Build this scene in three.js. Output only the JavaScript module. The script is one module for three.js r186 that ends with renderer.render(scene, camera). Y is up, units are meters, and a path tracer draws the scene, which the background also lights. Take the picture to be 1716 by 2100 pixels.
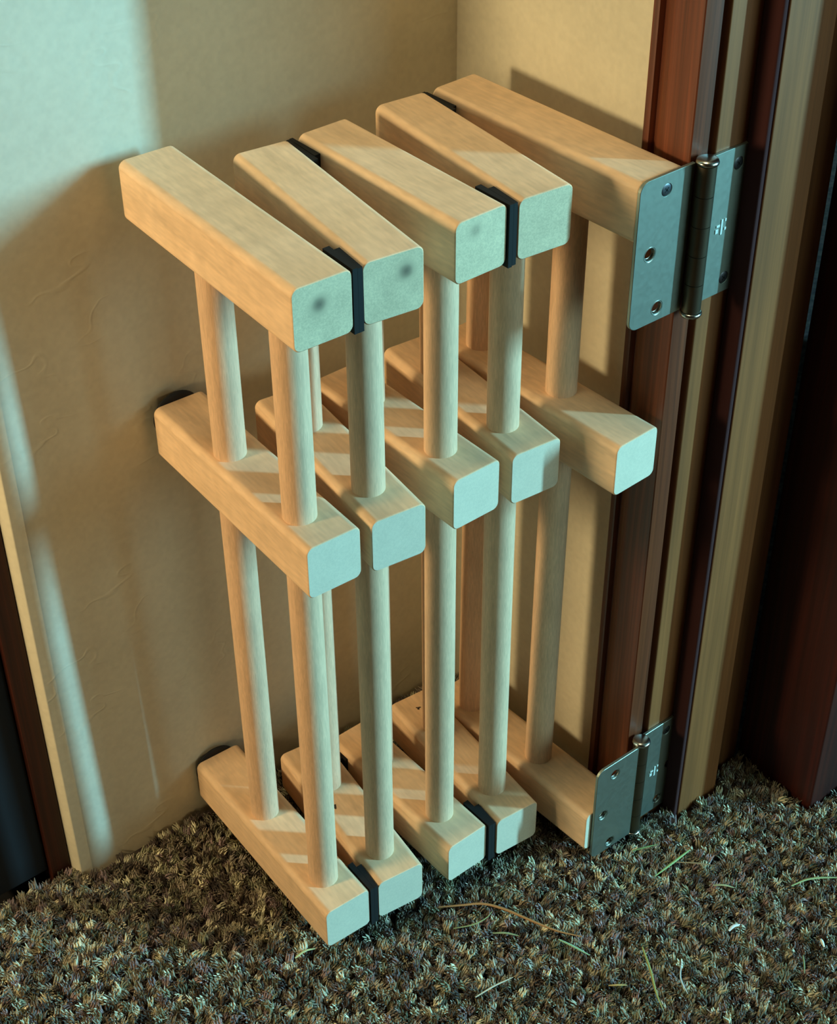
import * as THREE from 'three';
import { RoundedBoxGeometry } from 'three/addons/geometries/RoundedBoxGeometry.js';
import { mergeGeometries, toCreasedNormals } from 'three/addons/utils/BufferGeometryUtils.js';
import { RectAreaLightUniformsLib } from 'three/addons/lights/RectAreaLightUniformsLib.js';

/* ------------------------------------------------ camera, lights, exposure */
const scene = new THREE.Scene();
scene.background = new THREE.Color(0x000000);
const camera = new THREE.PerspectiveCamera(34.7648, 1716 / 2100, 0.02, 30);
camera.quaternion.setFromRotationMatrix(new THREE.Matrix4().makeBasis(
  new THREE.Vector3(0.62555, -0.00475, -0.78017),
  new THREE.Vector3(-0.48141, 0.78456, -0.39078),
  new THREE.Vector3(0.61395, 0.62003, 0.48850)));
camera.position.set(0.78394, 0.97563, 0.65803);
const renderer = new THREE.WebGLRenderer({ antialias: true });
renderer.toneMapping = THREE.LinearToneMapping;
renderer.toneMappingExposure = 1.0;
renderer.shadowMap.enabled = true;
RectAreaLightUniformsLib.init();

// warm table lamp in the neighbouring room, seen through the opening in the left wall
const LAMP = new THREE.Vector3(-0.05, 0.65, 1.15);
const warm = new THREE.PointLight(new THREE.Color().setRGB(1.0, 0.774, 0.41), 2.05, 0, 2);
warm.position.copy(LAMP); warm.castShadow = true; warm.shadow.radius = 5; warm.name = 'table_lamp_light';
scene.add(warm);
// tall narrow sidelight window at the far end of the hallway: cool light through the doorway
const WIN = { x: 3.47, y0: 0.72, y1: 2.36, w: 0.24, z: -3.2 };
const cool = new THREE.RectAreaLight(new THREE.Color().setRGB(0.27, 0.80, 1.04), 420, WIN.w, WIN.y1 - WIN.y0);
cool.position.set(WIN.x, (WIN.y0 + WIN.y1) / 2, WIN.z + 0.03);
cool.lookAt(WIN.x, (WIN.y0 + WIN.y1) / 2, 0);
cool.name = 'sidelight_window_light';
scene.add(cool);

// unseen ceiling panel above the corner, added to brighten the rail tops
const ceil = new THREE.RectAreaLight(new THREE.Color().setRGB(1.0, 0.88, 0.54), 19, 0.3, 0.5);
ceil.position.set(0.17, 2.385, 0.30); ceil.lookAt(0.17, 0, 0.30); ceil.name = 'added_overhead_fill';
scene.add(ceil);

// broad fill light, added with an unseen window in the hallway's right wall
const hallFill = new THREE.RectAreaLight(new THREE.Color().setRGB(0.62, 1.0, 0.95), 5.0, 2.4, 1.4);
hallFill.position.set(4.27, 1.5, -1.85); hallFill.lookAt(0, 1.5, -1.85); hallFill.name = 'added_window_fill';
scene.add(hallFill);

/* ------------------------------------------------ helpers */
function rng(seed) { let a = seed >>> 0; return () => { a = (a + 0x6D2B79F5) | 0; let t = Math.imul(a ^ (a >>> 15), 1 | a); t = (t + Math.imul(t ^ (t >>> 7), 61 | t)) ^ t; return ((t ^ (t >>> 14)) >>> 0) / 4294967296; }; }
function hash(x, y, s) { let h = (x * 374761393 + y * 668265263 + s * 974711) | 0; h = Math.imul(h ^ (h >>> 13), 1274126177); return ((h ^ (h >>> 16)) >>> 0) / 4294967295; }
function vnoise(x, y, s, px = 1e9, py = 1e9) {
  const xi = Math.floor(x), yi = Math.floor(y), fx = x - xi, fy = y - yi;
  const u = fx * fx * (3 - 2 * fx), v = fy * fy * (3 - 2 * fy);
  const w = (a, p) => ((a % p) + p) % p;
  const x0 = w(xi, px), x1 = w(xi + 1, px), y0 = w(yi, py), y1 = w(yi + 1, py);
  const a = hash(x0, y0, s), b = hash(x1, y0, s), c = hash(x0, y1, s), d = hash(x1, y1, s);
  return a + (b - a) * u + (c - a) * v + (a - b - c + d) * u * v;
}
function fbm(x, y, s, oct, px = 1e9, py = 1e9) { let t = 0, a = 0.5, n = 0; for (let i = 0; i < oct; i++) { t += a * vnoise(x, y, s + i * 17, px, py); n += a; x *= 2; y *= 2; px *= 2; py *= 2; a *= 0.5; } return t / n; }
const clamp = (v) => Math.max(0, Math.min(255, v));
function tex(w, h, fn, srgb = true) {
  const d = new Uint8Array(w * h * 4);
  for (let y = 0; y < h; y++) for (let x = 0; x < w; x++) {
    const c = fn(x, y), i = (y * w + x) * 4;
    d[i] = clamp(c[0]); d[i + 1] = clamp(c[1]); d[i + 2] = clamp(c[2]); d[i + 3] = 255;
  }
  const t = new THREE.DataTexture(d, w, h);
  t.wrapS = t.wrapT = THREE.RepeatWrapping; t.magFilter = THREE.LinearFilter; t.minFilter = THREE.LinearMipmapLinearFilter; t.generateMipmaps = true;
  if (srgb) t.colorSpace = THREE.SRGBColorSpace;
  t.needsUpdate = true; return t;
}
const std = (o) => new THREE.MeshStandardMaterial(o);
const used = {};
function numbered(n) { if (!(n in used)) { used[n] = 0; return n; } used[n]++; return n + '_' + String(used[n]).padStart(3, '0'); }
function mesh(name, geo, mat, parent) {
  const m = new THREE.Mesh(geo, mat); m.name = parent ? name : numbered(name);
  m.castShadow = m.receiveShadow = true; (parent || scene).add(m); return m;
}
function thing(name, label, category, pos = [0, 0, 0], group) {
  const g = new THREE.Group(); g.name = numbered(name); g.position.set(...pos); scene.add(g);
  return tag(g, label, category, group);
}
function tag(o, label, category, group) { o.userData.label = label; o.userData.category = category; if (group) o.userData.group = group; return o; }
function struct(name, geo, mat) { const m = mesh(name, geo, mat); m.userData.kind = 'structure'; return m; }
// uv in metres from the dominant normal
function metreUV(g, su = 1, sv = 1) {
  if (g.index) g = g.toNonIndexed();
  const p = g.attributes.position, n = g.attributes.normal, uv = new Float32Array(p.count * 2);
  for (let i = 0; i < p.count; i += 3) {
    const ax = Math.abs(n.getX(i) + n.getX(i + 1) + n.getX(i + 2)), ay = Math.abs(n.getY(i) + n.getY(i + 1) + n.getY(i + 2)), az = Math.abs(n.getZ(i) + n.getZ(i + 1) + n.getZ(i + 2));
    for (let k = i; k < i + 3; k++) {
      const x = p.getX(k), y = p.getY(k), z = p.getZ(k);
      let u, v;
      if (ax >= ay && ax >= az) { u = z; v = y; } else if (ay >= az) { u = x; v = z; } else { u = x; v = y; }
      uv[2 * k] = u * su; uv[2 * k + 1] = v * sv;
    }
  }
  g.setAttribute('uv', new THREE.BufferAttribute(uv, 2)); return g;
}
function box(x0, x1, y0, y1, z0, z1, r = 0) {
  const g = r ? new RoundedBoxGeometry(x1 - x0, y1 - y0, z1 - z0, 3, r) : new THREE.BoxGeometry(x1 - x0, y1 - y0, z1 - z0);
  g.translate((x0 + x1) / 2, (y0 + y1) / 2, (z0 + z1) / 2); return metreUV(g);
}
const merge = (a) => mergeGeometries(a.map((g) => (g.index ? g.toNonIndexed() : g)), false);
// prism with a (x,z) outline standing from y0 to y1
function upright(pts, y0, y1, crease = 0.5) {
  const s = new THREE.Shape(pts.map(([x, z]) => new THREE.Vector2(x, -z)));
  let g = new THREE.ExtrudeGeometry(s, { depth: y1 - y0, bevelEnabled: false, curveSegments: 6 });
  g.rotateX(-Math.PI / 2); g.translate(0, y0, 0);
  return metreUV(toCreasedNormals(g, crease));
}

/* ------------------------------------------------ materials */
const paintBump = tex(512, 512, (x, y) => {
  const a = fbm(x / 512 * 40, y / 512 * 40, 3, 4, 40, 40), b = fbm(x / 512 * 9, y / 512 * 14, 9, 3, 9, 14);
  const rx = fbm(x / 512 * 7, y / 512 * 11, 55, 3, 7, 11), ridge = Math.max(0, 1 - Math.abs(rx - 0.5) * 26) * Math.max(0, fbm(x / 512 * 5, y / 512 * 5, 66, 2, 5, 5) - 0.42) * 4;
  const blob = Math.max(0, b - 0.55) * 3.0; const v = 70 + a * 60 + Math.min(1, blob) * 60 + Math.min(1, ridge) * 60; return [v, v, v];
}, false);
paintBump.repeat.set(4.2, 4.2);
const paintCol = tex(512, 512, (x, y) => { const a = fbm(x / 512 * 8, y / 512 * 8, 31, 5, 8, 8) - 0.5, b = fbm(x / 512 * 120, y / 512 * 120, 77, 2, 120, 120) - 0.5; const k = 1 + a * 0.06 + b * 0.05; return [222 * k, 213 * k, 189 * k]; });
paintCol.repeat.set(2.6, 2.6);
const paint = std({ map: paintCol, bumpMap: paintBump, bumpScale: 0.0004, roughness: 0.75 });
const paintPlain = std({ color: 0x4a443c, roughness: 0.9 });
const ceilingPaint = std({ color: 0x5c574e, roughness: 0.95 });
// stained casing wood: grain runs up the board (v)
const stain = tex(1024, 512, (x, y) => {
  const u = x / 1024, v = y / 512;
  const wob = (fbm(u * 6, v * 2, 5, 3, 6, 2) - 0.5) * 0.05;
  const g = fbm((u + wob) * 90, v * 1.5, 41, 4, 90, 1.5 * 2), f = fbm(u * 420, v * 7, 61, 2, 420, 7), b = fbm(u * 14, v * 2, 88, 3, 14, 2);
  const k = 0.62 + 0.5 * g * 0.9 + (f - 0.5) * 0.22 + (b - 0.5) * 0.3;
  return [164 * k, 94 * k * (0.92 + 0.1 * b), 54 * k];
});
stain.repeat.set(1 / 0.25, 1 / 0.5);
const stainedWood = std({ map: stain, color: 0xbcaaa6, roughness: 0.45 });
const jambStain = tex(512, 512, (x, y) => {
  const u = x / 512, v = y / 512, g = fbm(u * 40, v * 3, 141, 4, 40, 3), f = fbm(u * 190, v * 7, 161, 2, 190, 7), b = fbm(u * 6, v * 4, 188, 3, 6, 4);
  const k = 0.82 + 0.24 * g + (f - 0.5) * 0.14 + (b - 0.5) * 0.16; return [146 * k, 88 * k, 48 * k];
});
jambStain.repeat.set(1 / 0.2, 1 / 0.5);
const jambWood = std({ map: jambStain, roughness: 0.45 });
const postWood = std({ map: stain, color: 0x6e4446, roughness: 0.5 });
const darkWood = std({ map: stain, color: 0x8a6f66, roughness: 0.5 });
const blackDoor = std({ color: 0x06070d, roughness: 0.7 });

// maple: left three quarters of the sheet is long grain (0.2 m by 0.6 m), right quarter holds eight end-grain patches
const TW = 2048, TH = 1024;
const maple = tex(TW, TH, (x, y) => {
  if (x < TW * 0.75) {
    const u = x / (TW * 0.75), v = y / TH;
    const wob = (fbm(u * 3, v * 9, 7, 3) - 0.5) * 0.02;
    const ring = fbm(u * 1.6, (v + wob) * 60, 21, 4), fib = fbm(u * 26, v * 420, 52, 2), blot = fbm(u * 5, v * 16, 71, 4), fig = fbm(u * 34, v * 44, 15, 2);
    const k = 1 + (ring - 0.5) * 0.12 + (fib - 0.5) * 0.10 + (blot - 0.5) * 0.07 + (fig - 0.5) * 0.05;
    return [236 * k, 199 * k * (0.99 + 0.02 * blot), 160 * k * (0.97 + 0.06 * blot)];
  }
  const px = Math.floor((x - TW * 0.75) / 256), py = Math.floor(y / 256), n = py * 2 + px;
  const lx = ((x - TW * 0.75) % 256) / 256, ly = (y % 256) / 256;
  const f = fbm(lx * 60, ly * 60, 90 + n, 3) - 0.5, b = fbm(lx * 5, ly * 5, 130 + n, 3) - 0.5;
  const P = [[0.45, 0.62], [0.69, 0.66], [0.40, 0.74], [0.55, 1.6]][n % 4];
  const r = Math.hypot(lx - P[0], ly - P[1]), ring = Math.sin(r * 70 + b * 6) * 0.4;
  if (n < 4) {
    let k = 1 + f * 0.16 + b * 0.12 + ring * 0.02;
    const spot = n < 3 ? Math.exp(-Math.pow(r / (0.07 + 0.05 * (f + 0.5)), 2)) * (n === 2 ? 0.2 : 0.42) : 0;
    k *= 1 - spot;
    return [214 * k, 194 * k, 158 * k];
  }
  const k = 1 + f * 0.07 + b * 0.04 + ring * 0.012;
  return [224 * k, 209 * k, 184 * k];
});
maple.wrapS = maple.wrapT = THREE.ClampToEdgeWrapping;
const mapleMat = std({ map: maple, roughness: 0.55 });
const dowelTex = tex(256, 1024, (x, y) => {
  const u = x / 256, v = y / 1024;
  const a = fbm(u * 40, v * 10, 11, 3, 40, 10), f = fbm(u * 150, v * 60, 17, 2, 150, 60), b = fbm(u * 4, v * 12, 19, 3, 4, 12);
  const k = 1 + (a - 0.5) * 0.09 + (f - 0.5) * 0.12 + (b - 0.5) * 0.06; return [228 * k, 188 * k, 152 * k];
});
const smudge = std({ color: 0x3a2c22, roughness: 0.9 });
const dowelMat = std({ map: dowelTex, roughness: 0.6 });
const rubber = std({ color: 0x0b0b0d, roughness: 0.7 });
const zincRough = tex(256, 256, (x, y) => { const v = 150 + 22 * fbm(x / 256 * 40, y / 256 * 40, 4, 3, 40, 40); return [v, v, v]; }, false);
zincRough.repeat.set(12, 12);
const zinc = std({ color: 0x9aa094, metalness: 1, roughness: 0.8, roughnessMap: zincRough });
const shiny = std({ color: 0xc4c4bc, metalness: 1, roughness: 0.22 });
const screwMat = std({ color: 0x66676c, metalness: 1, roughness: 0.42 });
const slotMat = std({ color: 0x0a0a0c, roughness: 0.8 });

/* ------------------------------------------------ the room */
const H = 2.42, JX = 0.2238, Z1 = 0.3623;
// carpeted floor
const carpetTex = tex(512, 512, (x, y) => {
  const a = fbm(x / 512 * 90, y / 512 * 90, 201, 2, 90, 90), b = fbm(x / 512 * 60, y / 512 * 60, 231, 2, 60, 60);
  const k = 0.45 + a * 0.9; return [70 * k + 14 * b, 62 * k, 52 * k + 10 * b];
});
carpetTex.repeat.set(1 / 0.4, 1 / 0.4);
struct('floor', box(-0.012, 4.3, -0.06, -0.009, -3.3, 3.1), std({ map: carpetTex, roughness: 1 }));
struct('floor', box(-1.8, -0.012, -0.06, -0.012, 0.36, 3.1), std({ color: 0x0c0b0c, roughness: 0.6 }));
struct('floor', box(-1.3, -0.012, -0.06, -0.009, -3.3, 0.36), std({ map: carpetTex, roughness: 1 }));
struct('ceiling', box(-1.8, 4.3, H, H + 0.1, -3.3, 3.1), ceilingPaint);
// left wall: ends in a rounded drywall corner
{
  const r = 0.007, pts = [[0, -0.1], [0, Z1 - r - 0.004]];
  for (let i = 0; i <= 8; i++) { const a = i / 8 * Math.PI / 2; pts.push([-r + r * Math.cos(a), Z1 - r + r * Math.sin(a)]); }
  pts.push([-0.0085, Z1], [-0.014, Z1], [-0.1, Z1], [-0.1, -0.1]);
  struct('wall_left', upright(pts, -0.05, H, 0.9), paint);
}
struct('wall_left_far', box(-0.1, 0, -0.05, H, 1.95, 3.1), paintPlain);
struct('wall_left_header', box(-0.1, 0, 2.03, H, Z1, 1.95), paintPlain);
// right wall with the doorway
struct('wall_right', merge([box(0, 0.2075, -0.05, H, -0.115, 0), box(0.2075, 1.06, 2.06, H, -0.115, 0), box(1.06, 3.1, -0.05, H, -0.115, 0)]), paint);
// other room walls
struct('wall_east', box(3.1, 3.2, -0.05, H, -0.115, 3.1), paintPlain);
{
  const w = new THREE.Group(); w.name = 'added_window_2'; w.userData.kind = 'structure'; scene.add(w);  // unseen window added to go with the broad fill light
  mesh('window_frame', merge([box(4.28, 4.3, 0.75, 0.8, -3.1, -0.6), box(4.28, 4.3, 2.2, 2.25, -3.1, -0.6), box(4.28, 4.3, 0.8, 2.2, -3.1, -3.05), box(4.28, 4.3, 0.8, 2.2, -0.65, -0.6)]), darkWood, w);
  mesh('pane', box(4.312, 4.32, 0.8, 2.2, -3.05, -0.65), std({ color: 0x101416, emissive: new THREE.Color().setRGB(0.62, 1.0, 0.95), emissiveIntensity: 1, roughness: 0.3 }), w);
}
struct('wall_south', box(-1.8, 3.2, -0.05, H, 3.1, 3.2), paintPlain);
struct('wall_side_room_west', box(-1.9, -1.8, -0.05, H, 0.26, 3.1), paintPlain);
struct('wall_side_room_north', box(-1.8, -0.1, -0.05, H, 0.26, 0.36), paintPlain);
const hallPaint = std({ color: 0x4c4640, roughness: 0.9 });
struct('wall_hall_far', merge([box(-1.3, WIN.x - WIN.w / 2, -0.05, H, -3.3, WIN.z), box(WIN.x + WIN.w / 2, 4.3, -0.05, H, -3.3, WIN.z), box(WIN.x - WIN.w / 2, WIN.x + WIN.w / 2, -0.05, WIN.y0, -3.3, WIN.z), box(WIN.x - WIN.w / 2, WIN.x + WIN.w / 2, WIN.y1, H, -3.3, WIN.z)]), hallPaint);
struct('wall_hall_left', box(-1.4, -1.3, -0.05, H, -3.3, -0.1), hallPaint);
struct('wall_hall_right', merge([box(4.3, 4.4, -0.05, 0.8, -3.3, 0), box(4.3, 4.4, 2.2, H, -3.3, 0), box(4.3, 4.4, 0.8, 2.2, -3.3, -3.05), box(4.3, 4.4, 0.8, 2.2, -0.65, 0)]), hallPaint);
struct('wall_hall_front', merge([box(-1.3, -0.1, -0.05, H, -0.115, -0.1), box(3.1, 4.3, -0.05, H, -0.115, 0)]), hallPaint);
{
  const w = new THREE.Group(); w.name = 'window_1'; w.userData.kind = 'structure'; scene.add(w);
  const x0 = WIN.x - WIN.w / 2, x1 = WIN.x + WIN.w / 2;
  mesh('window_frame', merge([box(x0 - 0.05, x0, WIN.y0 - 0.05, WIN.y1 + 0.05, WIN.z, WIN.z + 0.02), box(x1, x1 + 0.05, WIN.y0 - 0.05, WIN.y1 + 0.05, WIN.z, WIN.z + 0.02), box(x0, x1, WIN.y1, WIN.y1 + 0.05, WIN.z, WIN.z + 0.02), box(x0, x1, WIN.y0 - 0.05, WIN.y0, WIN.z, WIN.z + 0.02)]), darkWood, w);
  mesh('pane', box(x0, x1, WIN.y0, WIN.y1, WIN.z - 0.02, WIN.z - 0.012), std({ color: 0x101820, emissive: new THREE.Color().setRGB(0.31, 0.84, 1.0), emissiveIntensity: 4, roughness: 0.3 }), w);
}
// door casing on the right wall: moulded section
{
  const pts = [[0.1810, 0.0005], [0.1810, 0.0112], [0.1816, 0.0122], [0.1826, 0.0126], [0.1852, 0.0126], [0.1862, 0.0121], [0.1868, 0.0108], [0.1874, 0.0085], [0.1884, 0.0078], [0.1893, 0.0088], [0.1902, 0.0108], [0.1918, 0.0120], [0.1950, 0.0136], [0.2010, 0.0143], [0.2080, 0.0145], [0.2190, 0.0143], [0.2203, 0.0142], [0.2210, 0.0137], [0.2213, 0.0130], [0.2214, 0.0120], [0.2214, 0.0005]];
  struct('trim_1', upright(pts.reverse(), -0.02, 2.1, 0.5), stainedWood);
}
struct('trim_2', box(0.2078, JX, -0.02, 2.04, -0.1148, -0.0035, 0.0012), jambWood);   // jamb
struct('trim_3', box(JX, 0.2392, -0.02, 2.04, -0.0745, -0.0325, 0.001), jambWood);       // stop
struct('trim_4', box(1.035, 1.059, -0.02, 2.04, -0.1145, 0.0002, 0.0012), stainedWood);
struct('shade_trim_7', box(JX + 0.0004, 0.2384, -0.012, 2.03, -0.0325, -0.0285, 0.0014), std({ color: 0x3a1516, roughness: 1 }));   // added dark strip, painting the shade on the stop's front
// stained post of the hallway side, standing behind the stop
struct('trim_6', box(0.2240, 0.2999, -0.02, 2.04, -0.92, -0.117, 0.0015), postWood);
// frame and dark door in the opening at the left wall's end
struct('trim_5', box(-0.0995, -0.0125, -0.02, 2.02, Z1 + 0.0003, 0.3785, 0.001), darkWood);
struct('door_1', box(-0.80, -0.0172, 0.002, 2.0, 0.3790, 0.4240, 0.001), blackDoor);

/* ------------------------------------------------ folding gate */
const W = 0.03752, HH = 0.03813, YM = 0.27, YS = [0.52078, 0.34699, 0.01435];
const RR = 0.0048;
// rounded bar along -x from 0 to -L, top at y = HH, front at z = 0
function railGeometry(L, seed, patch) {
  const segs = 5, ring = [];
  const corner = (cy, cz, a0) => { for (let i = 0; i <= segs; i++) { const a = a0 + i / segs * Math.PI / 2; ring.push([cy + RR * Math.sin(a), cz + RR * Math.cos(a), Math.sin(a), Math.cos(a)]); } };
  corner(HH - RR, -RR, 0); corner(HH - RR, -W + RR, Math.PI / 2); corner(RR, -W + RR, Math.PI); corner(RR, -RR, Math.PI * 1.5);
  ring.push(ring[0].slice());
  const per = [0]; for (let i = 1; i < ring.length; i++) per.push(per[i - 1] + Math.hypot(ring[i][0] - ring[i - 1][0], ring[i][1] - ring[i - 1][1]));
  const pos = [], nor = [], uv = [], idx = [], e = 0.0007;
  const v0 = (seed * 0.137) % 0.7;
  const xs = [[0, e, 0.7], [-e, 0, 0], [-L + e, 0, 0], [-L, e, -0.7]];
  for (const [x, ins, nx] of xs) ring.forEach((p, i) => {
    pos.push(x, p[0] - p[2] * ins, p[1] - p[3] * ins); const k = Math.sqrt(1 - nx * nx); nor.push(nx, p[2] * k, p[3] * k);
    uv.push(0.015 + Math.min(0.72, -x / 0.2 * 0.72), v0 + per[i] / 0.6);
  });
  const n = ring.length;
  for (let k = 0; k < 3; k++) for (let i = 0; i < n - 1; i++) { const a = k * n + i, b = a + 1, c = a + n, d = c + 1; idx.push(a, b, c, b, d, c); }
  for (const end of [0, 1]) {
    const x = end ? -L : 0, s = end ? -1 : 1, base = pos.length / 3, pn = end ? 4 + (seed % 4) : patch;
    const U = (z) => 0.75 + (pn % 2) * 0.125 + 0.006 + 0.113 * (-z / W), V = (y) => Math.floor(pn / 2) * 0.25 + 0.012 + 0.226 * (y / HH);
    pos.push(x, HH / 2, -W / 2); nor.push(s, 0, 0); uv.push(U(-W / 2), V(HH / 2));
    ring.forEach((p) => { const y = p[0] - p[2] * e, z = p[1] - p[3] * e; pos.push(x, y, z); nor.push(s, 0, 0); uv.push(U(z), V(y)); });
    for (let i = 0; i < n - 1; i++) { if (end) idx.push(base, base + 2 + i, base + 1 + i); else idx.push(base, base + 1 + i, base + 2 + i); }
  }
  const g = new THREE.BufferGeometry();
  g.setAttribute('position', new THREE.Float32BufferAttribute(pos, 3)); g.setAttribute('normal', new THREE.Float32BufferAttribute(nor, 3)); g.setAttribute('uv', new THREE.Float32BufferAttribute(uv, 2)); g.setIndex(idx);
  // winding check: faces must agree with normals
  const A = new THREE.Vector3(), B = new THREE.Vector3(), C = new THREE.Vector3(), N = new THREE.Vector3();
  for (let t = 0; t < idx.length; t += 3) {
    A.fromArray(pos, idx[t] * 3); B.fromArray(pos, idx[t + 1] * 3); C.fromArray(pos, idx[t + 2] * 3); N.fromArray(nor, idx[t] * 3).add(new THREE.Vector3().fromArray(nor, idx[t + 1] * 3));
    if (B.clone().sub(A).cross(C.clone().sub(A)).dot(N) < 0) { const q = idx[t + 1]; idx[t + 1] = idx[t + 2]; idx[t + 2] = q; }
  }
  g.setIndex(idx); return g;
}
const PANELS = [
  { o: [0.18591, 0.26956, 0.26463], yaw: -0.03663, tilt: -0.00038, lean: -0.00012, L: 0.1788, off: [[0.00604, -0.00035, 0.00295], [-0.00071, -0.00076, -0.00123], [-0.00532, 0.00013, -0.00172]] },
  { o: [0.1886, 0.26984, 0.22105], yaw: -0.12058, tilt: -0.00041, lean: 0.00036, L: 0.1467, off: [[0.00447, -0.00071, 0.00208], [0.00136, 0.00008, -0.00061], [-0.00583, 0.00027, -0.00147]] },
  { o: [0.19082, 0.27013, 0.16015], yaw: 0.01414, tilt: 0.00013, lean: 0.00009, L: 0.1409, off: [[0.0016, -0.00002, 0.00134], [-0.00036, 0.00035, -0.00091], [-0.00123, -0.00004, -0.00043]] },
  { o: [0.19333, 0.27029, 0.11638], yaw: -0.08847, tilt: 0.00009, lean: 0.00065, L: 0.1451, off: [[0.00096, 0.00045, 0.00151], [-0.00026, 0.00021, -0.00134], [-0.00071, -0.00002, -0.00018]] },
  { o: [0.22643, 0.27011, 0.05874], yaw: 0.04709, tilt: 0.00045, lean: -0.00033, L: 0.1698, off: [[-0.00426, 0.00063, -0.00353], [0.00078, 0.00012, 0.00094], [0.00348, -0.0005, 0.0026]] },
];
const gate = thing('folding_gate', 'pale wooden folding gate of five dowelled panels, folded against the wall beside the doorway', 'gate', [0.11, 0, 0.16]);
const frames = PANELS.map((p, i) => {
  const g = new THREE.Group(); g.name = 'gate_panel';
  g.position.set(p.o[0] - 0.11, p.o[1], p.o[2] - 0.16); g.rotation.set(p.lean, p.yaw, p.tilt, 'YZX'); gate.add(g);
  for (let k = 0; k < 3; k++) {
    const L = i === 0 && k > 0 ? p.L - 0.003 : p.L;
    const r = mesh('rail', railGeometry(L, i * 3 + k + 1, k === 0 ? Math.min(i, 3) : 4 + ((i + k) % 4)), mapleMat, g);
    r.position.set(p.off[k][0], YS[k] - YM + p.off[k][1], p.off[k][2]);
  }
  if (i === 1 || i === 3) { // small dark knot on the bottom rail
    const sp = new THREE.Shape(); for (let q = 0; q <= 14; q++) { const a = q / 14 * Math.PI * 2, r = 0.0022 + 0.0009 * Math.sin(a * 3 + i) + 0.0005 * Math.cos(a * 5); if (q) sp.lineTo(r * Math.cos(a) * 0.8, r * Math.sin(a)); else sp.moveTo(r * 0.8, 0); }
    const kg = new THREE.ExtrudeGeometry(sp, { depth: 0.0003, bevelEnabled: false }); kg.rotateX(-Math.PI / 2);
    const kn = mesh('knot', kg, smudge, g); kn.position.set(i === 1 ? p.off[2][0] - 0.0789 : p.off[2][0] - 0.1297, YS[2] - YM + p.off[2][1] + HH - 0.0002, i === 1 ? p.off[2][2] - 0.0094 : p.off[2][2] - 0.0174); kn.scale.setScalar(i === 1 ? 1 : 0.8);
  }
  const DR = 0.0103, at = i === 4 ? [0.0665, 0.1415] : i === 0 ? [0.0312, 0.1085] : i === 1 ? [0.0297, 0.1062] : i === 2 ? [0.0315, 0.1022] : [0.0315, 0.1062];
  for (const d of at) {
    // dowel from inside the bottom rail to inside the top rail
    const lo = new THREE.Vector3(-d + p.off[2][0] * 0.5, YS[2] - YM + p.off[2][1] + HH - 0.012, -W / 2 + 0.001 + p.off[2][2]);
    const hi = new THREE.Vector3(-d + p.off[0][0] * 0.5, YS[0] - YM + p.off[0][1] + 0.012, -W / 2 + 0.001 + p.off[0][2]);
    const len = hi.distanceTo(lo), cg = new THREE.CylinderGeometry(DR, DR, len, 32, 1);
    const uvA = cg.attributes.uv; for (let q = 0; q < uvA.count; q++) uvA.setXY(q, uvA.getX(q) + i * 0.17 + d, uvA.getY(q) * 2);
    const m = mesh('dowel', cg, dowelMat, g);
    m.position.copy(lo).add(hi).multiplyScalar(0.5);
    m.quaternion.setFromUnitVectors(new THREE.Vector3(0, 1, 0), hi.clone().sub(lo).normalize());
  }
  return g;
});
gate.updateMatrixWorld(true);
const toGate = (i, v) => frames[i].localToWorld(v.clone()).sub(gate.position);
// black flexible strip hinges sandwiched between neighbouring rails (two plies)
function strap(a, b, k, near) {
  const pa = PANELS[a], pb = PANELS[b];
  const xa = near ? pa.off[k][0] : pa.off[k][0] - pa.L, xb = near ? pb.off[k][0] : pb.off[k][0] - pb.L, s = near ? -1 : 1;
  const ym = (p) => YS[k] - YM + p.off[k][1];
  const back = (d, y) => toGate(a, new THREE.Vector3(xa + s * d, ym(pa) + y, pa.off[k][2] - W));       // back face of panel a
  const front = (d, y) => toGate(b, new THREE.Vector3(xb + s * d, ym(pb) + y, pb.off[k][2]));          // front face of panel b
  const out = near ? -0.0006 : -0.005, inn = near ? 0.027 : 0.026;
  const geos = [];
  for (const ply of [0, 1]) {
    const P = [];
    for (const d of [out, inn - ply * 0.004]) for (const y of [-0.0016, HH - (near ? 0.0008 : 0.0030) - ply * 0.0006]) {
      const A = back(d, y), B = front(d, y); const gap = B.z - A.z;
      const th = Math.max(0.0022, Math.abs(gap) * 0.5 - 0.0001);
      const c = ply === 0 ? A.clone().setZ(A.z - 0.00005) : B.clone().setZ(B.z + 0.00005);
      if (d === out) c.x = (A.x + B.x) / 2;
      P.push([c, ply === 0 ? -th : th]);
    }
    const v = []; for (const [c, t] of P) { v.push(c, c.clone().add(new THREE.Vector3(0, 0, t))); }
    const q = (i0, i1, i2, i3) => [v[i0], v[i1], v[i2], v[i0], v[i2], v[i3]];
    const tri = [...q(0, 2, 6, 4), ...q(1, 5, 7, 3), ...q(0, 1, 3, 2), ...q(4, 6, 7, 5), ...q(2, 3, 7, 6), ...q(0, 4, 5, 1)];
    const g = new THREE.BufferGeometry().setFromPoints(tri); g.computeVertexNormals(); geos.push(g);
  }
  const m = mesh('hinge_strap', merge(geos), rubberDouble, gate); m.userData.label = 'black flexible hinge strap';
}
const rubberDouble = std({ color: 0x060607, roughness: 0.85, side: THREE.DoubleSide });
strap(0, 1, 0, true); strap(0, 1, 2, true); strap(2, 3, 0, true); strap(2, 3, 2, true);
strap(1, 2, 0, false); strap(1, 2, 2, false); strap(3, 4, 0, false); strap(3, 4, 2, false);
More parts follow.
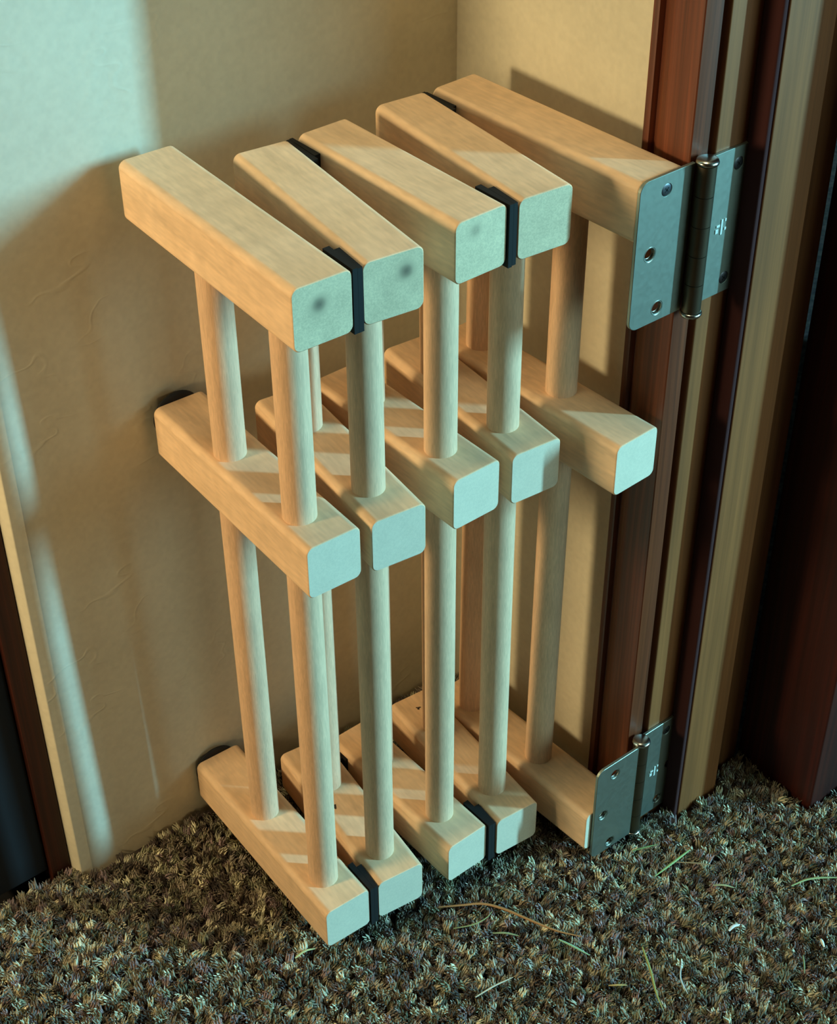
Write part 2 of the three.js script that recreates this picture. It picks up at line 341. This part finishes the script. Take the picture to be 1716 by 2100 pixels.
// black rubber bumpers on the far ends of the front panel
for (const k of [1, 2]) {
  const pts = [[0, 0], [0.0150, 0], [0.0168, 0.0008], [0.0172, 0.0022], [0.0160, 0.0036], [0.0125, 0.0044], [0, 0.0047]].map((q) => new THREE.Vector2(...q));
  const b = mesh('rubber_bumper', new THREE.LatheGeometry(pts, 36), rubber, frames[0]);
  b.rotation.z = Math.PI / 2; b.scale.set(1, 0.8, 1);
  const p = PANELS[0]; b.position.set(p.off[k][0] - p.L + 0.0028, YS[k] - YM + p.off[k][1] + HH - 0.0120, p.off[k][2] - 0.0175);
  b.userData.label = 'black round rubber bumper';
}

/* ------------------------------------------------ steel butt hinges */
function leafGeometry(z0, z1, y0, y1, holes, rOuter, outerAtHigh) {
  // outline in (z,y); outer corners rounded
  const s = new THREE.Shape(), r = rOuter;
  if (outerAtHigh) { s.moveTo(z0, y0); s.lineTo(z1 - r, y0); s.absarc(z1 - r, y0 + r, r, -Math.PI / 2, 0, false); s.lineTo(z1, y1 - r); s.absarc(z1 - r, y1 - r, r, 0, Math.PI / 2, false); s.lineTo(z0, y1); s.closePath(); }
  else { s.moveTo(z1, y1); s.lineTo(z0 + r, y1); s.absarc(z0 + r, y1 - r, r, Math.PI / 2, Math.PI, false); s.lineTo(z0, y0 + r); s.absarc(z0 + r, y0 + r, r, Math.PI, Math.PI * 1.5, false); s.lineTo(z1, y0); s.closePath(); }
  for (const [hz, hy] of holes) { const h = new THREE.Path(); h.absarc(hz, hy, 0.0042, 0, Math.PI * 2, true); s.holes.push(h); }
  const g = new THREE.ExtrudeGeometry(s, { depth: 0.0018, bevelEnabled: true, bevelThickness: 0.00025, bevelSize: 0.00025, bevelSegments: 1, curveSegments: 20 });
  g.translate(0, 0, 0.00025);
  // (shape x -> z, shape y -> y, extrude -> +x)
  const m = new THREE.Matrix4().makeBasis(new THREE.Vector3(0, 0, 1), new THREE.Vector3(0, 1, 0), new THREE.Vector3(1, 0, 0));
  g.applyMatrix4(m);
  const ix = g.index ? g.toNonIndexed() : g, p = ix.attributes.position.array;   // mirrored: flip the winding
  for (let i = 0; i < p.length; i += 9) for (let k = 0; k < 3; k++) { const t = p[i + 3 + k]; p[i + 3 + k] = p[i + 6 + k]; p[i + 6 + k] = t; }
  ix.deleteAttribute('normal'); ix.computeVertexNormals();
  return metreUV(toCreasedNormals(ix, 0.3));
}
const T = 0.0023, PIN_Z = 0.0090;
function countersink() { // conical dish inside a leaf hole, facing +x
  const g = new THREE.LatheGeometry([[0.0031, 0.0003], [0.0034, 0.0004], [0.0043, 0.0021], [0.0047, 0.00245], [0.0049, 0.00232]].map((q) => new THREE.Vector2(...q)), 28); g.rotateZ(-Math.PI / 2); return g;
}
function screwGeometry() {
  const g = new THREE.LatheGeometry([[0, 0.0021], [0.0022, 0.00208], [0.0036, 0.0018], [0.0042, 0.0014], [0.0040, 0.0006], [0.0026, 0.0001], [0, 0.0001]].reverse().map((q) => new THREE.Vector2(...q)), 24); g.rotateZ(-Math.PI / 2); return g;
}
function hinge(label, y0, y1, gx, gz1a, holesGate, holesJamb, screwed) {
  const yc = (y0 + y1) / 2;
  const t = thing('door_hinge', label, 'hinge', [JX, y0, PIN_Z]);
  const add = (name, g, m, parent = t) => { const q = mesh(name, g, m, parent); return q; };
  const rel = (z, y) => [z - PIN_Z, y - y0];
  const gateLeaf = add('leaf', leafGeometry(0.0048, gz1a - PIN_Z, 0, y1 - y0, holesGate.map((h) => rel(...h)), 0.0065, true), zinc); gateLeaf.position.x = gx - JX;
  const jambLeaf = add('leaf', leafGeometry(-0.0338 - PIN_Z, -0.0046, 0, y1 - y0, holesJamb.map((h) => rel(...h)), 0.0012, false), zinc); jambLeaf.position.x = 0.0001;
  holesGate.forEach((h, i) => fixings(gateLeaf, rel(...h), screwed[0][i]));
  holesJamb.forEach((h, i) => fixings(jambLeaf, rel(...h), screwed[1][i]));
  function fixings(leaf, [z, y], s) {
    if (s) {
      const k = mesh('screw', screwGeometry(), screwMat, leaf); k.position.set(0.0003, y, z);
      const c = mesh('screw_slot', merge([box(0, 0.00025, -0.0019, 0.0019, -0.0004, 0.0004), box(0, 0.00025, -0.0004, 0.0004, -0.0019, 0.0019)]), slotMat, leaf); c.position.set(0.00225, y, z); c.rotation.x = 0.5 + y * 40;
    } else { const c = mesh('screw_hole', countersink(), holeMat, leaf); c.position.set(0, y, z); }
  }
  // five knuckles on one pin with button tips
  const bx = 0.0058, r = 0.0058, n = 5, kh = (y1 - y0) / n;
  for (let i = 0; i < n; i++) {
    const g = new THREE.CylinderGeometry(r, r, kh - 0.0004, 28); g.translate(bx, kh * (i + 0.5), 0); add('knuckle', g, knuckleMat);
  }
  const tip = (y, s) => { const g = new THREE.LatheGeometry([[0, 0.0042], [0.004, 0.0040], [0.0062, 0.0030], [0.0068, 0.0018], [0.0066, 0.0006], [0.0055, 0], [0, 0]].reverse().map((q) => new THREE.Vector2(...q)), 28); if (s < 0) g.rotateX(Math.PI); g.translate(bx, y, 0); return g; };
  add('pin_tip', tip(y1 - y0, 1), shiny); add('pin_tip', tip(0, -1), shiny);
  // stamped maker's mark on the jamb leaf
  const mk = [];
  mk.push(box(0, 0.0005, -0.0052, 0.0048, -0.0008, 0.0008, 0.0002), box(0, 0.0005, -0.0034, -0.0006, 0.0028, 0.0052, 0.0002), box(0, 0.0005, 0.0004, 0.0020, 0.0016, 0.0046, 0.0002), box(0, 0.0005, 0.0028, 0.0046, -0.0036, -0.0022, 0.0002), box(0, 0.0005, -0.0030, -0.0012, -0.0040, -0.0024, 0.0002));
  const e = mesh('maker_mark', merge(mk), glintMarkMat, jambLeaf); e.position.set(T, yc - y0 - 0.001, -0.0135 - PIN_Z); e.userData.label = 'small stamped maker mark';
}
const glintMarkMat = std({ color: 0xd4dcd4, roughness: 0.35 });  // pale non-metal tone paints the glints on the stamped mark
const holeMat = std({ color: 0x9a9a90, metalness: 1, roughness: 0.3 });
const knuckleMat = std({ color: 0x6e6352, metalness: 1, roughness: 0.42 });  // browner than the leaves: dark reflections put into the barrel's colour
hinge('upper steel butt hinge joining the top rail to the door frame', 0.4655, 0.5605, 0.2225, 0.0558,
  [[0.0350, 0.5508], [0.0440, 0.5130], [0.0338, 0.4742]], [[-0.0222, 0.5498], [-0.0300, 0.5130], [-0.0215, 0.4750]], [[1, 0, 0], [1, 0, 1]]);
hinge('lower steel butt hinge just above the carpet, joining the bottom rail to the door frame', 0.0020, 0.0960, 0.2302, 0.0548,
  [[0.0372, 0.0840], [0.0461, 0.0455], [0.0359, 0.0090]], [[-0.0222, 0.0860], [-0.0290, 0.0460], [-0.0205, 0.0120]], [[0, 0, 0], [1, 0, 0]]);

/* ------------------------------------------------ carpet pile */
{
  const R = rng(77);
  // one tuft: eight bent yarn ends leaning the same way
  const yarns = [];
  for (let k = 0; k < 8; k++) {
    const a = k * 2.4 + 0.4, r0 = 0.0004 + 0.0013 * Math.sqrt((k + 0.5) / 8), c = Math.cos(a) * r0, s = Math.sin(a) * r0, pts = [], h = 0.0082 + 0.0022 * ((k * 37) % 8) / 8;
    for (let i = 0; i <= 4; i++) { const t = i / 4; pts.push(new THREE.Vector3(c * (1 + 0.5 * t) + 0.0028 * t * t + 0.0004 * Math.sin(t * 5 + k), t * h - 0.0010 * t * t, s * (1 + 0.6 * t) + 0.0004 * Math.cos(t * 5 + k * 2))); }
    const g = new THREE.TubeGeometry(new THREE.CatmullRomCurve3(pts), 4, 0.00062, 4, false);
    const p = g.attributes.position; // taper the tip
    for (let i = 0; i < p.count; i++) { if (Math.floor(i / 5) === 4) { const q = pts[4]; p.setXYZ(i, q.x + (p.getX(i) - q.x) * 0.3, q.y + (p.getY(i) - q.y) * 0.3, q.z + (p.getZ(i) - q.z) * 0.3); } }
    yarns.push(g.toNonIndexed());
  }
  const clump = mergeGeometries(yarns); clump.deleteAttribute('uv');
  const cells = [];
  const inWall = (x, z) => (z < 0.003 && z > -0.118 && x < 0.2270) || (z < -0.028 && z > -0.077 && x < 0.244) || (x < 0.006 && z < 0.36) || (z > 0.0 && z < 0.014 && x > 0.178 && x < 0.2225) || (x < 0.3020 && z < -0.115);
  const step = 0.0036;
  for (let x = -0.011; x < 1.05; x += step) for (let z = -0.7; z < 1.0; z += step) { if (x > 0.7 && z > 0.6) continue; const px = x + (R() - 0.5) * step * 1.3, pz = z + (R() - 0.5) * step * 1.3; if (!inWall(px, pz)) cells.push([px, pz]); }
  const pile = new THREE.InstancedMesh(clump, std({ color: 0xffffff, roughness: 0.95 }), cells.length);
  pile.name = 'carpet_pile'; pile.castShadow = pile.receiveShadow = true;
  pile.userData = { kind: 'stuff', label: 'short brown and grey flecked carpet pile over the whole floor', category: 'carpet' };
  const tones = [[108, 90, 76], [136, 120, 102], [162, 146, 126], [84, 68, 60], [142, 124, 112], [186, 172, 148], [120, 112, 90], [136, 112, 112], [70, 58, 54], [170, 154, 134]];
  const M = new THREE.Matrix4(), Q = new THREE.Quaternion(), E = new THREE.Euler(), c = new THREE.Color();
  cells.forEach(([x, z], i) => {
    const n = fbm(x * 160, z * 160, 5, 2), s = 0.8 + R() * 0.45;
    E.set((R() - 0.5) * 0.9, R() * 6.283, (R() - 0.5) * 0.9); Q.setFromEuler(E);
    M.compose(new THREE.Vector3(x, -0.0092, z), Q, new THREE.Vector3(s, s * (0.8 + 0.45 * n), s)); pile.setMatrixAt(i, M);
    const t = tones[Math.floor((R() * 0.6 + n * 0.75 - 0.2) * 9.99 + 10) % 10], k = 0.88 + R() * 0.52;
    c.setRGB(t[0] / 255 * k * 0.95, t[1] / 255 * k, t[2] / 255 * k, THREE.SRGBColorSpace); pile.setColorAt(i, c);
  });
  scene.add(pile);
}

/* ------------------------------------------------ dry grass and lint on the carpet */
function blade(name, label, category, pts, width, col, group, lift = 0.0015) {
  const v = pts.map(([x, z], i) => new THREE.Vector3(x, 0.0020 + lift * Math.sin(Math.PI * (i + 0.5) / pts.length), z));
  const curve = new THREE.CatmullRomCurve3(v), N = Math.max(10, pts.length * 4);
  const g = new THREE.TubeGeometry(curve, N, width / 2, 6, false), p = g.attributes.position;
  const c = new THREE.Vector3();
  for (let i = 0; i < p.count; i++) {
    const t = Math.floor(i / 7) / N; curve.getPointAt(Math.min(1, t), c);
    const k = (0.35 + 0.65 * Math.sin(Math.PI * Math.min(1, 0.12 + t * 0.86)));
    p.setXYZ(i, c.x + (p.getX(i) - c.x) * k, c.y + (p.getY(i) - c.y) * k * 0.5, c.z + (p.getZ(i) - c.z) * k);
  }
  g.computeVertexNormals();
  const o = mesh(name, g, std({ color: col, roughness: 0.7 })); tag(o, label, category, group); return o;
}
const GG = 'bits of dry grass on the carpet';
blade('straw', 'long brown curved stalk lying on the carpet in front of the gate', 'straw', [[0.1949, 0.1728], [0.2049, 0.1583], [0.2134, 0.1463], [0.226, 0.1377], [0.2479, 0.1282], [0.2662, 0.1194], [0.2802, 0.109]], 0.0024, 0xa87848, GG);
blade('grass_blade', 'straight bright green blade on the carpet near the door stop, right of the lower hinge', 'grass', [[0.2734, -0.0092], [0.2745, 0.0104], [0.2747, 0.0293]], 0.0022, 0x8fae70, GG);
blade('grass_blade', 'dim green blade on the carpet right at the foot of the lower hinge', 'grass', [[0.2466, 0.0254], [0.2508, 0.0156], [0.2543, 0.0060]], 0.0016, 0x6c8a52, GG);
blade('straw', 'thin straight tan stalk crossing under the bright green blade near the hinge', 'straw', [[0.2749, 0.0077], [0.2854, -0.003], [0.2959, -0.0131]], 0.0014, 0x9a8260, GG);
blade('grass_blade', 'short pale green sliver on the carpet right of the thin tan stalk', 'grass', [[0.3079, 0.0014], [0.3133, -0.0044], [0.3193, -0.009]], 0.0018, 0xa7b488, GG);
blade('grass_blade', 'curved green blade at the right edge of the picture', 'grass', [[0.3447, -0.0433], [0.348, -0.0553], [0.3525, -0.0638], [0.3619, -0.077]], 0.0019, 0x9ab27c, GG);
blade('grass_blade', 'blue-green blade just below the end of the long brown stalk', 'grass', [[0.272, 0.1238], [0.2831, 0.1203], [0.2957, 0.116]], 0.0020, 0x8fbf9c, GG);
blade('grass_blade', 'dull green sliver below the middle of the long brown stalk', 'grass', [[0.2377, 0.1573], [0.2438, 0.1505], [0.2511, 0.1442]], 0.0018, 0x8a9a70, GG);
blade('grass_blade', 'long olive yellow blade lying towards the bottom of the picture', 'grass', [[0.3143, 0.0817], [0.3328, 0.092], [0.3486, 0.1022], [0.3595, 0.1071]], 0.0021, 0x9a9a58, GG);
blade('fibre', 'whitish crooked fibre right of the long olive yellow blade', 'fibre', [[0.3408, 0.0689], [0.3511, 0.0805], [0.3624, 0.085]], 0.0013, 0xb8c4c4, GG);
blade('straw', 'pale slanting straw below the gate, lowest bit on the carpet', 'straw', [[0.2714, 0.2021], [0.2729, 0.1868], [0.2754, 0.1708]], 0.0015, 0xc2c4b0, GG);
blade('straw', 'short yellow stub left of the long olive yellow blade', 'straw', [[0.3227, 0.1233], [0.3268, 0.1183], [0.3306, 0.1129]], 0.0017, 0xb8a060, GG);
blade('lint', 'small white fluff of lint on the carpet at the right', 'lint', [[0.3435, 0.0231], [0.3431, 0.0181], [0.3447, 0.0126]], 0.0026, 0xdfe6e6, 'white lint on the carpet');
blade('lint', 'tiny bright white speck of lint near the right edge of the picture', 'lint', [[0.3901, -0.023], [0.393, -0.0211], [0.3961, -0.0195]], 0.0026, 0xe8ecdc, 'white lint on the carpet');
blade('grass_blade', 'pale green bent blade poking out beside the front corner of the bottom rail', 'grass', [[0.1656, 0.281], [0.1655, 0.272], [0.1680, 0.2650]], 0.0019, 0xb4c894, GG);
blade('grass_blade', 'thin green arc touching the long brown stalk from below', 'grass', [[0.2167, 0.1765], [0.2232, 0.1644], [0.225, 0.1524], [0.2227, 0.1447]], 0.0012, 0x8f9c68, GG);
blade('straw', 'fine brown thread running from under the third panel to the long stalk', 'straw', [[0.1771, 0.1544], [0.1906, 0.1581], [0.1992, 0.161]], 0.0010, 0x7a6a4c, GG);
blade('grass_blade', 'faint upright green blade near the bottom right corner', 'grass', [[0.3914, -0.0023], [0.3974, 0.0036], [0.4022, 0.0087]], 0.0015, 0x7f8c64, GG);

/* ------------------------------------------------ added ceiling fill lamp (outside the picture) */
{
  const p = thing('added_ceiling_lamp', 'flat oblong ceiling lamp above the corner, added as unseen fill light', 'lamp', [0.17, 2.42, 0.30]);
  mesh('lamp_frame', merge([box(-0.167, -0.15, -0.03, 0, -0.28, 0.28), box(0.15, 0.167, -0.03, 0, -0.28, 0.28), box(-0.15, 0.15, -0.03, 0, -0.28, -0.25), box(-0.15, 0.15, -0.03, 0, 0.25, 0.28)]), ceilingPaint, p);
  mesh('diffuser', box(-0.15, 0.15, -0.022, -0.016, -0.25, 0.25), std({ color: 0x998f7a, emissive: new THREE.Color().setRGB(1, 0.8, 0.46), emissiveIntensity: 1.5, roughness: 0.6 }), p);
}

/* ------------------------------------------------ table lamp beyond the opening (outside the picture) */
{
  const lampG = thing('table_lamp', 'small globe table lamp glowing warm on a side table beyond the wall opening', 'lamp', [LAMP.x, 0.48, LAMP.z]);
  mesh('lamp_base', new THREE.LatheGeometry([[0, 0], [0.06, 0], [0.06, 0.01], [0.015, 0.02], [0.012, 0.07], [0.02, 0.08], [0, 0.082]].map((q) => new THREE.Vector2(...q)), 32), darkWood, lampG);
  const globe = mesh('lamp_globe', new THREE.SphereGeometry(0.098, 40, 24), std({ color: 0xfff0d0, emissive: new THREE.Color().setRGB(1, 0.77, 0.42), emissiveIntensity: 6, roughness: 0.4 }), lampG);
  globe.position.y = 0.17; globe.castShadow = false;
  const tb = thing('side_table', 'small dark wooden side table carrying the glowing globe lamp', 'table', [LAMP.x - 0.12, 0, LAMP.z + 0.05]);
  mesh('table_top', box(-0.2, 0.2, 0.455, 0.48, -0.18, 0.18, 0.004), darkWood, tb);
  for (const [x, z] of [[-0.17, -0.15], [0.17, -0.15], [-0.17, 0.15], [0.17, 0.15]]) mesh('leg', box(x - 0.018, x + 0.018, -0.011, 0.455, z - 0.018, z + 0.018, 0.002), darkWood, tb);
}

renderer.render(scene, camera);
